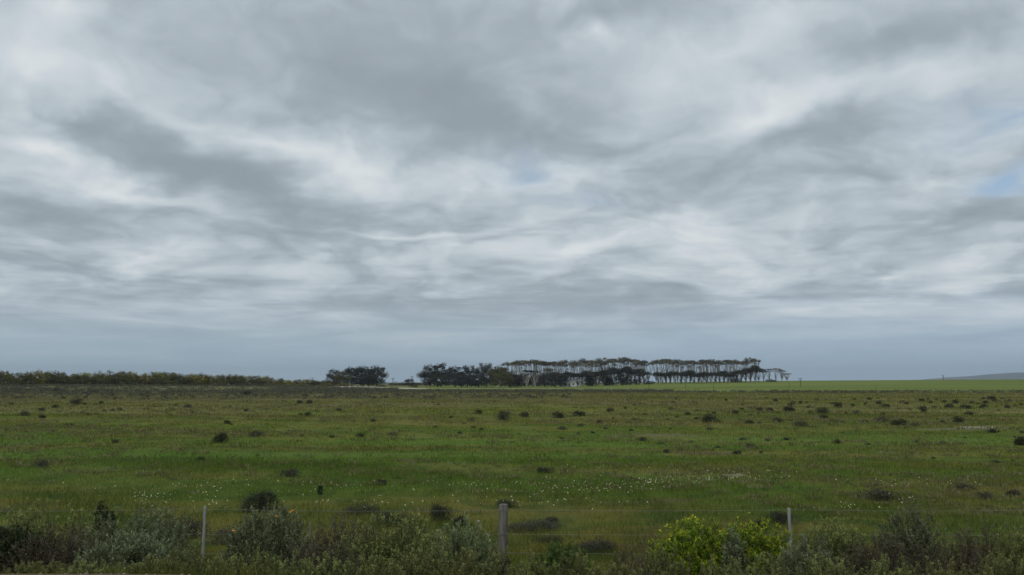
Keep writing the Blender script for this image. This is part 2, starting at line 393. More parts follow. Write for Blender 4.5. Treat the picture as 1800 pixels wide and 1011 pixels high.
KIND = {  # material, leaf length, leaf width, shoots/m2, leaves, shoot length, up, spread, tip
 'grey': ('grey_green', .026, .009, 300, 30, .17, .62, .016, .55), 'pale': ('pale_green', .026, .008, 300, 30, .21, .5, .014, .6),
 'olive': ('olive', .024, .009, 260, 30, .15, .66, .018, .6), 'dark': ('dark_green', .03, .016, 330, 30, .12, .45, .035, .5),
 'brown': ('brown', .022, .008, 240, 26, .17, .6, .022, .5), 'dry': ('dry', .022, .006, 120, 20, .2, .55, .02, .4),
 'bright': ('bright', .040, .009, 330, 22, .10, .6, .03, .75), 'small': ('small_green', .022, .011, 260, 26, .12, .5, .03, .55),
 'spike': ('spike', .019, .0058, 110, 80, .15, .86, .014, .45)}
def fore_shrub(px, d, wpx, topy, kind, label, name='shrub', cat='shrub', group=None, flowers=None, depth=.8, seed=None, fill=.45, dens=1.0, sparse_tips=0):
    rng = np.random.default_rng(int(seed if seed is not None else px*7+d*31))
    p = z_at(px, topy, d); x0 = p[0]; g = tz(x0, d); h = max(.15, p[2] - g)
    rx = wpx/2/FPX*d; ry = min(max(rx*depth, .25), .75)
    mt, ll, lw, ns, nl, sl, up, sp, tip = KIND[kind]
    area = 2*math.pi*rx*ry + math.pi*(rx+ry)*h*.6
    n = int(np.clip(ns*area*dens*1.6, 50, 1700)); ll *= 1.2; lw *= 1.35
    root = empty(name, (x0, d, g-.01), label, cat, group)
    V, rn, B, P, D = shrub_geo(rng, rx, ry, h*1.0, n, nl, min(sl, h*.6), ll, lw, up, sp, fill, tip=tip)
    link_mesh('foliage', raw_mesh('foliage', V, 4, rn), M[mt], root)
    tb = Tubes()
    for j in range(0, n, 4 if n < 300 else 8):
        a0 = np.array([B[j][0]*.12, B[j][1]*.12, 0]); b0 = B[j]
        mid = (a0+b0)/2 + rng.normal(0, .03, 3) + np.array([B[j][0], B[j][1], 0])*.08
        tb.add([a0, mid, b0, b0+(P[j]-b0)*.8], [.007, .005, .0035, .002], 3)
    for j in range(sparse_tips):    # long bare twigs poking out
        q_ = rng.integers(0, n); b0 = P[q_]; tb.add([b0*np.array([.5,.5,.4]), b0, b0 + D[q_]*rng.uniform(.1, .25)], [.005, .004, .002], 3)
    link_mesh('stems', tb.mesh('stems'), M['stem'], root)
    if flowers:
        fm, cnt, sz, spots = flowers
        C = []
        if spots:
            for (fx, fy) in spots:
                w_ = z_at(fx, fy, d-.25) - np.array([x0, d, g]); C += [w_ + rng.normal(0, .012, 3) for _ in range(cnt)]
        else:
            top = np.argsort(-P[:, 2] + rng.uniform(0, h*.5, n))[:cnt]; C = list(P[top] + D[top]*.02)
        for c_ in C: link_mesh('flower', raw_mesh('flower', flower_verts(rng, np.array(c_), sz), 4), M[fm], root)
    return root
def flower_verts(rng, c, s, petals=6):
    nrm = unit(rng.normal(0, .45, 3) + np.array([0, -.35, 1.])); a_ = unit(np.cross(nrm, [1, .2, 0])); b_ = np.cross(nrm, a_)
    P = []
    for k in range(petals):
        an = 2*math.pi*k/petals; dd = math.cos(an)*a_ + math.sin(an)*b_; ss = np.cross(nrm, dd)
        P += [c, c + dd*s*.35 + ss*s*.2 + nrm*s*.1, c + dd*s*.6 + nrm*s*.16, c + dd*s*.35 - ss*s*.2 + nrm*s*.1]
    return np.array(P)
def flat_mat(name, c0): return simple_mat(name, tuple(q_*.85 for q_ in c0), c0, 30, .6)
M['orange'] = flat_mat('orange_petal', (.75, .28, .01)); M['yellow'] = flat_mat('yellow_petal', (.62, .52, .02)); M['cream'] = flat_mat('cream_petal', (.62, .60, .36))

# ------------------------------------------------------------------ fence
def lathe_post(name, r, h, mat, parent, lean=(0, 0), sides=14, rough_=.04, seed=1):
    rng = np.random.default_rng(seed); V = []; rows = 12; prof = 1 + rng.normal(0, rough_, sides)
    for j in range(rows+1):
        f = j/rows; rad = r*(1 + rng.normal(0, rough_*.35))*(1.03-.06*f); zz = -.3 + (h+.3)*f
        for k in range(sides):
            an = 2*math.pi*k/sides; V.append((math.cos(an)*rad*prof[k] + lean[0]*zz, math.sin(an)*rad*prof[k] + lean[1]*zz, zz))
    for sc_, dz in ((.86, .006), (.3, .009)):
        for k in range(sides):
            an = 2*math.pi*k/sides; V.append((math.cos(an)*r*sc_ + lean[0]*h, math.sin(an)*r*sc_ + lean[1]*h, h+dz))
    F = []
    for j in range(rows+2):
        for k in range(sides): F.append((j*sides+k, j*sides+(k+1) % sides, (j+1)*sides+(k+1) % sides, (j+1)*sides+k))
    me = bpy.data.meshes.new(name); me.from_pydata(V, [], F + [tuple(range((rows+2)*sides, (rows+3)*sides))])
    for p_ in me.polygons: p_.use_smooth = len(p_.vertices) == 4
    return link_mesh(name, me, mat, parent)
FD = 12.5
fence = empty('wire_fence', (0, FD, 0), 'low wire fence with one stout wooden post between two thin grey ones', 'fence')
def post(px_top, px_bot, topy, r, mat, label, seed, sides=14):
    top = z_at(px_top, topy, FD); bot = z_at(px_bot, 975, FD); g = tz(bot[0], FD)
    ln = (top[0]-bot[0])/(top[2]-bot[2]); o = lathe_post('post', r, top[2]-g, M[mat], fence, (ln, 0), sides, seed=seed)
    o.location = (bot[0] - ln*(bot[2]-g), 0, g); o['label'] = label; return o
pm = post(885, 884, 887, .0575, 'post_wood', 'stout weathered round wooden fence post', 3, 18)
pl = post(360.5, 356.5, 891, .020, 'thin_post', 'thin pale grey fence post leaning slightly right', 4, 10)
pr = post(1386.5, 1391, 894, .0225, 'thin_post', 'thin pale grey fence post leaning slightly left', 5, 10)
dr = post(546, 546, 919, .010, 'post_wood', 'slender brown stake between the posts', 6, 8)
for yy, hpx in ((0, 895), (1, 938), (2, 971), (3, 1001)):
    tb = Tubes(); zc = z_at(885, hpx, FD)[2]; pts = []
    anchors = [-14., -8.2, z_at(359, 0, FD)[0], 0-.12, z_at(1389, 0, FD)[0], 8.0, 14.]
    for k in range(len(anchors)-1):
        for q_ in np.linspace(0, 1, 7)[:(-1 if k < len(anchors)-2 else None)]:
            xx = anchors[k]*(1-q_) + anchors[k+1]*q_
            pts.append((xx, -.065 if abs(xx+.12) < .9 else -.03, zc - .022*math.sin(math.pi*q_)*(1+.3*math.sin(k*3+yy)) + .006*math.sin(xx+yy)))
    tb.add(pts, [.0016]*len(pts), 5); link_mesh('wire', tb.mesh('wire'), M['wire'], fence)
# staples and wire wraps on the stout post
tb = Tubes()
for hpx in (895, 938, 971):
    zc = z_at(885, hpx, FD)[2]; x0 = pm.location.x
    ring = [(x0 + .062*math.cos(a_), .062*math.sin(a_), zc+.004*math.sin(a_*3)) for a_ in np.linspace(0, 2*math.pi, 17)]
    tb = Tubes(); tb.add(ring, [.002]*17, 4); link_mesh('wire_tie', tb.mesh('wire_tie'), M['wire'], fence)

# ------------------------------------------------------------------ roadside shrubs
G1 = 'shrubs along the roadside in front of the fence'
FS = [
 (10, 9.6, 170, 935, 'dark', 'dense dark green shrub at the left edge of the roadside', None, .7),
 (70, 10.8, 250, 896, 'olive', 'broad olive shrub with yellowish tips at the far left of the verge', None, .8),
 (182, 12.0, 56, 899, 'dark', 'small dark rounded shrub rising behind the left roadside thicket', None, .8),
 (250, 10.6, 215, 903, 'pale', 'pale grey green shrub with long shoots sweeping right, left of the thin left post', None, .8),
 (110, 9.4, 190, 935, 'brown', 'brownish shrub low in the left roadside thicket', None, .6),
 (235, 9.1, 180, 942, 'grey', 'grey green bush just above the gravel edge on the left', None, .6),
 (480, 11.4, 170, 902, 'grey', 'upright grey green shrub with orange flowers right of the thin left post', ('orange', 2, .024, [(411,931),(486,904),(513,897)]), .7),
 (604, 11.0, 150, 915, 'brown', 'dark brown twiggy shrub beside the slender stake', None, .7),
 (700, 10.7, 210, 915, 'olive', 'wide olive shrub with yellow tipped shoots left of the stout post', None, .7),
 (815, 10.4, 140, 923, 'pale', 'silvery green shrub just left of the stout wooden post', None, .7),
 (985, 10.2, 130, 958, 'small', 'low fresh green leafy shrub just right of the stout post', None, .7),
 (1150, 11.0, 85, 930, 'dry', 'dry reddish brown shrub left of the bright yellow green bushes', None, .7),
 (1228, 10.6, 190, 926, 'bright', 'bright yellow green bush with yellow flowers, left one of the pair', ('yellow', 22, .026, None), .7),
 (1328, 10.8, 130, 922, 'bright', 'bright yellow green bush beside the thin right post', ('yellow', 14, .026, None), .7),
 (1288, 10.3, 50, 938, 'grey', 'narrow grey green shrub growing between the two bright bushes', None, .7),
 (1468, 11.0, 130, 920, 'olive', 'olive shrub with yellow tips right of the thin right post', None, .7),
 (1602, 11.3, 120, 903, 'grey', 'rounded grey green shrub standing tallest on the right verge', None, .8),
 (1545, 10.0, 190, 948, 'brown', 'brown twiggy shrub low on the right verge', None, .6),
 (1712, 11.0, 100, 925, 'brown', 'brown olive shrub standing apart near the right edge', None, .7),
 (1790, 10.4, 110, 938, 'olive', 'olive brown shrub cut by the right edge of the view', None, .6),
 (1420, 9.9, 150, 955, 'grey', 'low grey green shrub at the foot of the thin right post', None, .6),
 (1690, 9.5, 190, 962, 'dry', 'dry reddish undergrowth shrub at the lower right', None, .5),
 (1120, 9.6, 130, 972, 'brown', 'low brown shrub below the dry reddish one', None, .5),
 (560, 9.7, 170, 955, 'brown', 'dark low bush under the brown twiggy shrub and stake', None, .6),
 (760, 9.5, 200, 958, 'olive', 'low olive bush left of the foot of the stout post', None, .5),
]
for (px, d, wp, ty, kd, lb, fl, dp) in FS:
    fore_shrub(px, d, wp, ty, kd, lb, group=G1, dens=.85, flowers=fl, depth=dp, sparse_tips=10 if kd in ('brown', 'dry', 'grey') else 4)
G2 = 'yellow tipped spiky plants along the bottom of the verge'
SPK = [(330,8.9,110,962,'below the thin left post'),(400,8.6,90,972,'right below the thin left post'),(455,8.9,100,960,'under the orange flowered shrub'),(530,8.6,100,975,'right of centre under the orange flowered shrub'),
 (600,8.8,90,968,'below the slender stake'),(668,8.5,90,978,'under the wide olive shrub'),(735,8.8,100,965,'under the right end of the wide olive shrub'),(815,8.6,90,975,'below the silvery green shrub'),
 (880,8.9,70,965,'at the foot of the stout post'),(940,8.5,90,978,'under the fresh green leafy shrub'),(1010,8.7,90,976,'right of the fresh green leafy shrub'),(1080,8.5,90,982,'in the gap left of the dry reddish shrub'),
 (1170,8.8,100,966,'below the dry reddish shrub'),(1265,8.5,100,978,'under the bright bushes'),(1350,8.8,90,968,'under the right bright bush'),(1450,8.5,110,978,'right of the thin right post'),
 (1560,8.8,110,972,'under the brown twiggy shrub on the right'),(1660,8.5,100,980,'below the tallest right shrub'),(1760,8.7,110,970,'at the lower right corner'),(270,8.4,90,978,'just right of the gravel edge'),
 (60,8.5,110,985,'on the gravel edge at the lower left corner'),(165,8.5,110,985,'on the gravel edge below the left thicket')]
for (px, d, wp, ty, lb) in SPK:
    fore_shrub(px, d, wp*1.15, ty, 'spike', 'low spiky plant with yellow green tips ' + lb, name='spiky_plant', cat='plant', group=G2, depth=.8, fill=.2, dens=1.0, seed=px)
# tall dark seed stalk
p = z_at(563, 862, 11.2); g = tz(p[0], 11.2)
st_ = empty('seed_stalk', (p[0], 11.2, g), 'single tall dark dried flower stalk above the brown twiggy shrub', 'plant')
tb = Tubes(); hh = p[2]-g; tb.add([(-.06, 0, 0), (-.04, 0, hh*.5), (0, 0, hh*.97)], [.006, .005, .004], 5); link_mesh('stem', tb.mesh('stem'), M['stem'], st_)
rg = np.random.default_rng(5); C = np.clip(rg.normal(0, 1, (160, 3)), -1.6, 1.6)*np.array([.012, .012, .024]) + np.array([0, 0, hh])
link_mesh('seed_head', raw_mesh('seed_head', leaf_quads(C, C-np.array([0, 0, hh]), .03, .012), 4, np.full(640, .2)), M['dark_green'], st_)

def rock(name, x, y, sx, sy, sz, seed, label):
    bpy.ops.mesh.primitive_ico_sphere_add(subdivisions=3, radius=1); o = bpy.context.active_object; o.name = name; rng = np.random.default_rng(seed)
    ph = rng.uniform(0, 6, 6)
    for v in o.data.vertices:
        c_ = v.co; f = 1+.15*math.sin(3*c_.x+ph[0])+.12*math.sin(4*c_.y+ph[1])+.1*math.sin(5*c_.z+ph[2])+.05*math.sin(9*c_.x+7*c_.y)
        v.co = Vector((c_.x*sx*f, c_.y*sy*f, c_.z*sz*f))
    for p_ in o.data.polygons: p_.use_smooth = True
    o.data.materials.append(M['stone']); o.location = (x, y, tz(x, y)+sz*.4); tag(o, label, 'stone')
for (px, py, s_, lb) in [(1413, 950, .06, 'pale sandy stone on the grass right of the thin right post'), (971, 926, .035, 'small white stone in the grass right of the stout post'),
                         (841, 918, .04, 'pale stone in the grass just left of the stout post')]:
    gx0, gy0, gz0 = ground_at(px, py); rock('stone', gx0, gy0, s_, s_*.8, s_*.6, int(px), lb)

# ------------------------------------------------------------------ field shrubs
def dome_mesh(name, seed, n, leaf, flatn=.75, ragged=.2, upright=.3):
    rng = np.random.default_rng(seed); k = rng.integers(6, 11)
    cc = np.stack([rng.uniform(-.62, .62, k), rng.uniform(-.5, .5, k), rng.uniform(.12, .55, k)*flatn*1.3], 1); cr = rng.uniform(.24, .42, k)
    cc[0] = (0, 0, .45*flatn*1.3); cr[0] = .42
    ix = rng.integers(0, k, n); dd = rdirs(n, rng); rad = cr[ix]*rng.uniform(.55, 1.08 + ragged, n)
    P = cc[ix] + dd*rad[:, None]*np.array([1, 1, .9]); m_ = P[:, 2] > -.02; P = P[m_]; dd = dd[m_]
    V = leaf_quads(P, dd + np.array([0, 0, upright]) + rng.normal(0, .4, P.shape), leaf*rng.uniform(.6, 1.4, len(P)), leaf*.5, rng)
    clump = rng.uniform(-.18, .18, k)[ix][m_]
    return raw_mesh(name, V, 4, np.repeat(np.clip(.45 + clump + rng.normal(0, .22, len(P)), 0, 1), 4))
SH = [dome_mesh('shrub', 100+s_, 1500, .11, fl, rg_+.15, .6) for s_, (fl, rg_) in enumerate([(.8, .15), (.65, .2), (.95, .25), (.5, .2), (.75, .35)])]
for s_, me in enumerate(SH): me.materials.append(M['field_shrub'] if s_ != 3 else M['field_shrub_brown'])
SHB = [dome_mesh('shrub', 130+s_, 1300, .10, .5, .3) for s_ in range(2)]
for me in SHB: me.materials.append(M['field_shrub_brown'])
SHBIG = dome_mesh('shrub', 160, 7000, .045, .85, .12); SHBIG.materials.append(M['field_shrub'])
SHBIG2 = dome_mesh('shrub', 161, 7000, .045, .7, .2); SHBIG2.materials.append(M['field_shrub'])
LOW = dome_mesh('shrub', 162, 5000, .05, .45, .3); LOW.materials.append(M['field_shrub_brown'])
MARKS = [(0,90,'at the left edge'),(90,190,"below the thicket's left end"),(190,290,'below the left half of the thicket'),(290,400,'below the pointed shrub in the thicket'),
 (400,480,'below the right half of the thicket'),(480,570,'below the bright yellow wattles'),(570,630,'below the left gum clump'),(630,700,'below the right of the left gums'),
 (700,760,'below the small round tree'),(760,850,'below the dense dark gums'),(850,910,'below the olive gum tree'),(910,980,'below the pale trunked gums'),(980,1040,'below the white house'),
 (1040,1100,'below the left gum row'),(1100,1150,'below the gap between gum rows'),(1150,1210,"below the right gum row's left part"),(1210,1260,"below the right gum row's middle"),
 (1260,1320,"below the right gum row's right part"),(1320,1370,'below the last sloping gums'),(1370,1420,'below the near utility pole'),(1420,1480,'just right of the near pole'),
 (1480,1540,'between the two utility poles'),(1540,1600,'left of the far pole'),(1600,1640,'just left of the far pole'),(1640,1680,'right below the far pole'),
 (1680,1720,"below the far ridge's left end"),(1720,1760,'below the middle of the ridge'),(1760,1900,'at the right edge')]
def mark(px): return next((m_[2] for m_ in MARKS if m_[0] <= px < m_[1]), 'near the left edge')
def depthword(py):
    return 'by the scrub band' if py < 703 else 'in the far field' if py < 713 else 'at middle distance' if py < 728 else 'in the nearer field' if py < 750 else 'in green grass' if py < 800 else 'in near grass'
def along(px, a, b):
    f = (px-a)/(b-a); return next(w_ for e, w_ in ((.08,'at the left end'),(.2,'near the left end'),(.35,'left of the middle'),(.45,'just left of the middle'),(.55,'in the middle'),(.65,'just right of the middle'),(.8,'right of the middle'),(.92,'near the right end'),(9,'at the right end')) if f < e)
REG = []
def reg(x0, y0, s_, lst, brown=()):
    for k, (zx, zy, zw) in enumerate(lst): REG.append((x0+zx/s_, y0+zy/s_, zw/s_, zw in brown))
reg(1380, 620, 4.286, [(62,380,36),(42,408,50),(25,443,80),(120,385,36),(165,382,30),(240,362,40),(316,357,26),(172,418,30),(357,387,40),(408,415,72),(508,405,38),(526,357,30),(602,393,34),(270,463,104),
 (290,505,80),(120,555,101),(350,520,61),(545,460,77),(186,458,41),(458,458,30),(700,390,50),(757,413,66),(885,377,36),(916,390,40),(742,468,46),(605,527,56),(722,522,111),(866,548,120),(980,556,77),(1076,543,34),
 (1150,505,26),(1182,527,44),(1320,537,92),(1043,432,60),(1046,452,50),(1125,413,40),(1030,368,50),(1078,355,26),(1142,358,28),(1098,382,34),(1200,376,44),(1290,386,54),(1236,415,72),(1350,420,80),(1405,383,40),
 (1382,425,50),(1386,470,70),(1460,390,34),(1500,410,56),(1510,385,50),(1478,418,40),(1550,355,60),(1580,372,50),(1637,350,26),(1690,368,30),(1608,438,34),(1678,420,48),(1736,408,36),(1776,398,34),(1495,352,30),
 (1560,606,66),(1610,598,28),(1785,605,36),(1765,695,76),(985,678,42),(1190,690,61),(1355,645,36),(395,685,70),(620,695,51),(1116,800,34),(1186,815,20),(1714,815,34),(1580,830,71),(1050,705,41),(430,527,41),
 (635,357,40),(700,348,22),(850,425,31),(935,430,31),(955,490,37),(10,660,40),(75,655,31)], (101,61,77,41,111,71,31,37,51))
reg(1000, 690, 4.5, [(75,188,100),(325,152,72),(443,130,30),(516,103,32),(527,136,20),(828,85,46),(850,55,28),(808,140,44),(940,182,52),(1018,147,45),(1240,68,34),(1375,103,34),(1366,138,36),(1152,172,40),(1015,216,44),
 (1110,240,124),(1190,235,36),(1322,170,62),(1500,148,60),(1588,153,66),(1565,48,30),(1635,72,50),(1708,50,20),(1775,85,40),(1756,112,52),(1735,152,86),(1640,235,104),(1425,250,76),(1508,248,38),(1335,242,31),
 (1440,187,41),(1500,172,41),(242,245,56),(96,268,61),(350,207,28),(785,218,28),(512,222,61),(600,180,51),(860,198,51),(292,290,42),(495,305,51),(800,292,34),(1115,298,57),(1335,490,70),(1515,482,34),(765,480,56),
 (1440,438,91),(1385,378,81),(1710,375,61),(1570,385,51),(575,388,60),(730,412,71),(970,400,61),(1175,440,51),(1765,550,51),(70,335,51),(188,325,36)], (41,61,51,57,91,81,71,45,31,104))
reg(600, 690, 4.5, [(250,232,60),(350,202,20),(150,355,76),(400,340,101),(1085,172,70),(1270,170,48),(1320,176,61),(1280,222,110),(1457,198,90),(1710,205,110),(862,205,36),(1030,232,71),(975,248,41),(1048,282,44),(1106,298,42),
 (930,328,44),(1050,355,36),(1745,295,81),(1750,372,36),(1408,330,31),(745,278,51),(725,85,24),(765,100,30),(315,725,80),(440,685,61)], (101,61,71,41,81,31,51))
reg(280, 620, 5.6156, [(702,542,46),(862,582,56),(1062,422,60),(870,425,90),(950,432,60),(1385,505,66),(1475,508,70),(1578,523,26),(1775,578,56),(330,598,71),(280,545,91),(160,525,61),(395,640,20),(665,705,80),
 (712,712,40),(960,830,151),(1410,822,61),(1700,840,60),(1390,622,50),(1470,625,80),(620,435,30),(230,362,30),(1150,660,30)], (71,91,61,151))
reg(0, 620, 6, [(125,550,50),(430,618,70),(440,695,90),(580,585,80),(250,670,121),(785,552,130),(885,550,50),(1215,495,50),(670,487,50),(940,400,60),(990,405,50),(600,380,80),(1265,608,60),(1185,615,60),(1100,620,51),
 (1020,655,60),(940,660,60),(875,640,61),(600,740,41),(270,840,51),(700,770,61),(760,775,50),(975,840,31),(1205,955,80),(1070,540,60)], (121,51,61,41,31))
REG += [(352, 812, 18, False), (75, 822, 32, True), (1797, 783, 30, False), (1690, 862, 40, True), (1735, 878, 34, True), (1780, 872, 26, False), (1540, 880, 60, True)]
rg = random.Random(4)
for k, (px, py, wp, br) in enumerate(REG):
    gx0, gy0, gz0 = ground_at(px, py); wid = wp/FPX*gy0
    if gy0 > 245: gx0 *= 240/gy0; gy0 = 240.; gz0 = tz(gx0, gy0)
    me = rg.choice(SHB) if br else rg.choice(SH)
    o = bpy.data.objects.new('shrub', me); COL.objects.link(o); o.location = (gx0, gy0, gz0-.02)
    s_ = wid/1.75; o.scale = (s_, s_*rg.uniform(.8, 1.1), s_*rg.uniform(.85, 1.15)*(.8 if wid > 3 else 1.0)); o.rotation_euler[2] = rg.uniform(-.5, .5) + rg.choice((0, math.pi))
    size = 'tiny' if wp < 8 else 'small' if wp < 14 else 'wide'
    tag(o, f"{size} {'greyish' if br else 'dark green'} shrub {depthword(py)}, {mark(px)}", 'shrub', 'low shrubs dotted over the open field')
def big(px, py, wp, me, lb, hs=1.0):
    gx0, gy0, gz0 = ground_at(px, py); s_ = wp/FPX*gy0/1.75
    o = bpy.data.objects.new('shrub', me); COL.objects.link(o); o.location = (gx0, gy0, gz0-.02); o.scale = (s_, s_*.9, s_*hs); tag(o, lb, 'shrub', 'low shrubs dotted over the open field'); return o
big(389, 778, 40, SHBIG, 'lone round dark shrub in the green field at left, larger than those around it', .85)
big(460, 898, 98, SHBIG, 'large dark shrub just beyond the fence, behind the orange flowered bush', .72)
big(890, 893, 42, SHBIG2, 'dark low shrub just behind the top of the stout wooden post', .8)
big(774, 917, 42, SHBIG2, 'dark leafy shrub beyond the fence left of the stout post', 1.6)
big(808, 924, 40, SHBIG, 'dark shrub directly right of the taller one beyond the fence', .9)
big(690, 924, 76, SHBIG2, 'dark ragged shrub beyond the fence above the wide olive bush', .75)
big(637, 905, 72, LOW, 'low flat shrub beyond the fence right of the seed stalk', .7)
big(1375, 922, 56, SHBIG2, 'dark shrub just behind the thin right post', .9)
big(1335, 932, 40, SHBIG, 'dark rounded shrub behind the right bright bush', 1.)
big(318, 945, 110, LOW, 'grey low shrub beyond the fence left of the thin left post', .9)
big(415, 955, 90, LOW, 'grey low shrub beyond the fence right of the thin left post', .9)
big(968, 952, 60, LOW, 'low brown shrub lying beyond the wire right of the stout post', .5)
big(1050, 968, 90, LOW, 'low brown heap of scrub in the gap right of the stout post', .6)
big(940, 930, 120, LOW, 'flat grey shrub behind the stout post on its right', .35)
big(970, 917, 30, LOW, 'small pointed green bush right of the stout post top', 1.0)
big(513, 838, 42, SHB[0], 'loose grey tuft of shrub in the grass above the large dark bush', .9)
big(957, 832, 34, SHBIG2, 'dark clump of rushes alone in the bright green grass', .8)
big(672, 853, 20, LOW, 'small low brown shrub in the grass above the flowers', 1.2)

# ------------------------------------------------------------------ trees
def cluster_leaves(rng, C, R, n_each, leaf, flat_=.6, wr=.6):
    n = len(C); P = np.repeat(C, n_each, 0); r = np.repeat(R, n_each)
    dd = rdirs(len(P), rng); P = P + dd*(r*rng.uniform(.35, 1.05, len(P)))[:, None]*np.array([1, 1, flat_])
    V = leaf_quads(P, dd*.6 + rng.normal(0, .6, P.shape), leaf*rng.uniform(.6, 1.4, len(P)), leaf*wr, rng)
    cl = np.repeat(rng.uniform(-.2, .2, n), n_each)
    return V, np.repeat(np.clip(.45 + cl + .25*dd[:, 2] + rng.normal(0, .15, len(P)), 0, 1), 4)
def tree_mesh(seed, h, crown_r, crown_lo, ncl, clr, style, leaf=.6, n_each=60, r0=.22):
    """style cap: bare fan of limbs under a thin umbrella; dense: foliage low down too"""
    rng = np.random.default_rng(seed); tb = Tubes(); tips = []
    lean = rng.uniform(-.05, .05, 2); fork = h*(.12 if style == 'cap' else .22)*rng.uniform(.7, 1.3)
    f0 = np.array([lean[0]*fork, lean[1]*fork, fork]); tb.add([(0, 0, -.3), f0*.5, f0], [r0*1.25, r0, r0*.85], 6)
    C = []; R = []
    for k in range(ncl):
        th = 2*math.pi*(k + rng.uniform(0, .8))/ncl*2.4; rr = crown_r*math.sqrt((k+.5)/ncl)*rng.uniform(.8, 1.1)
        if style == 'cap': zz = h - clr*.4 - (rr/crown_r)**2*h*.10*rng.uniform(.3, 1.5) - (rng.uniform(.08, .25)*h if rng.random() < .10 else rng.uniform(0, .05)*h)
        else: zz = crown_lo + (h-crown_lo)*(rng.uniform(0, 1)**.7)*math.sqrt(max(0.05, 1-(rr/crown_r)**2*.75)) - clr*.3
        C.append((rr*math.cos(th)+lean[0]*h, rr*math.sin(th)*.9+lean[1]*h, zz)); R.append(clr*rng.uniform(.55, 1.35))
    C = np.array(C); R = np.array(R)
    nl = min(ncl, 12 if style == 'cap' else 8)
    for k in np.linspace(0, ncl-1, nl).astype(int):
        e = C[k]; m1 = f0*.5 + e*.5; m1[:2] = f0[:2]*.45 + e[:2]*.55
        tb.add([f0, m1 + rng.normal(0, .12, 3), e], [r0*.55, r0*.38, r0*.15], 4)
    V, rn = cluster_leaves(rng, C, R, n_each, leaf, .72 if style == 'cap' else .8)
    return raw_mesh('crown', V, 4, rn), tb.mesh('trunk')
def add_tree(name, meshes, x, y, s_, rot, label, group, mats, cat='tree', zs=1.0):
    root = empty(name, (x, y, tz(x, y)), label, cat, group); root.scale = (s_, s_, s_*zs); root.rotation_euler[2] = rot
    for nm, me, mt in (('crown', meshes[0], mats[0]), ('trunk', meshes[1], mats[1])):
        o = bpy.data.objects.new(nm, me); COL.objects.link(o); o.parent = root
        if not me.materials: me.materials.append(None)
        o.material_slots[0].link = 'OBJECT'; o.material_slots[0].material = mt
    return root
CAP = [tree_mesh(200+k, 15.5, rr, 0, nc+5, .95, 'cap', .45, 42, .30) for k, (rr, nc) in enumerate([(3.2, 14), (3.8, 16), (2.8, 12), (3.5, 15), (4.2, 16), (3.0, 13)])]
SHORT = [tree_mesh(220+k, 8.0, 2.9, 0, 20, 1.2, 'cap', .5, 50, .16) for k in range(5)]
DENSE = [tree_mesh(240+k, 13, 6.2, 1.6, 56, 1.6, 'dense', .58, 80, .35) for k in range(6)]
BUSH = [tree_mesh(260+k, 5.0, 3.2, .1, 34, .85, 'dense', .38, 56, .1) for k in range(6)]
def at_px(px, d): return (px-CXP)/FPX*d
def tree_h(topy, px, d): 
    r = ray(px, topy); r = r/r[1]; return CAMZ + r[2]*d - tz(r[0]*d, d)
rg = random.Random(9); rr_ = lambda a_, b_: rg.uniform(a_, b_)
def place(kind_, protos, ph, px, d, topy, label, group, mats, wpx=None, pr=None, name='gum_tree'):
    h = tree_h(topy, px, d); s_ = h/ph; zs = 1.0
    if wpx: ws = wpx/FPX*d/(2*pr); zs = s_/ws; s_ = ws
    return add_tree(name, rg.choice(protos), at_px(px, d), d, s_, rr_(0, 6.28), label, group, mats, zs=zs)
gm, go, gb = (M['gum'], M['dark_bark']), (M['gum_olive'], M['bark']), (M['gum_brown'], M['bark'])
# left clump
for (px, d, ty, wp, mt, lb) in [(588,470,646,34,gm,'leftmost dark gum tree of the left clump'),(604,462,650,36,go,'olive tinted gum second from the left in the left clump'),
     (620,485,640,44,gm,'flat topped gum in the middle of the left clump'),(640,478,639,50,gm,'dense dark gum right of the middle of the left clump'),(664,475,638,46,gm,'tall dark gum at the right end of the left clump'),
     (650,465,654,52,gm,'lower dark gum in front of the left clump')]:
    place('d', DENSE, 14, px, d, ty, lb, 'gum trees of the left clump', mt, wp, 7)
place('d', DENSE, 14, 720, 470, 664, 'small dark round tree standing alone between the two gum clumps', None, gm, 22, 7, 'small_tree')
# dense centre
for (px, d, ty, wp, lb) in [(757,490,637,44,'leftmost tall dark gum of the central wood'),(776,500,634,46,'tallest rounded gum at the left of the central wood'),(800,505,640,42,'dark gum behind the left dense gums'),
     (822,505,636,46,'dark gum left of the domed gum in the central wood'),(855,510,631,48,'domed dark gum standing out above the central wood'),(880,512,638,42,'dark gum behind the olive gum'),
     (770,475,655,60,'low dark gum at the left foot of the central wood'),(812,480,655,60,'low dark gum in the middle foot of the dense wood'),(842,485,655,50,'low dark gum left of the olive gum'),(905,500,655,44,'dark gum right of the olive gum'),
     (895,520,650,50,'dark gum deep in the wood behind the olive gum')]:
    place('d', DENSE, 14, px, d, ty, lb, 'dense dark gum trees of the central wood', gm, wp, 7)
place('d', DENSE, 14, 879, 455, 641, 'olive green gum with spreading crown in front of the central wood', None, go, 52, 7)
for (px, ty, lb) in [(926, 650, 'pale trunked gum in front of the row, nearest the olive gum'), (940, 651, 'pale trunked gum in front of the row, right of its twin')]:
    place('c', CAP, 15.5, px, 450, ty, lb, 'pale trunked gums before the row', (M['gum'], M['white_bark']), 26, 4)
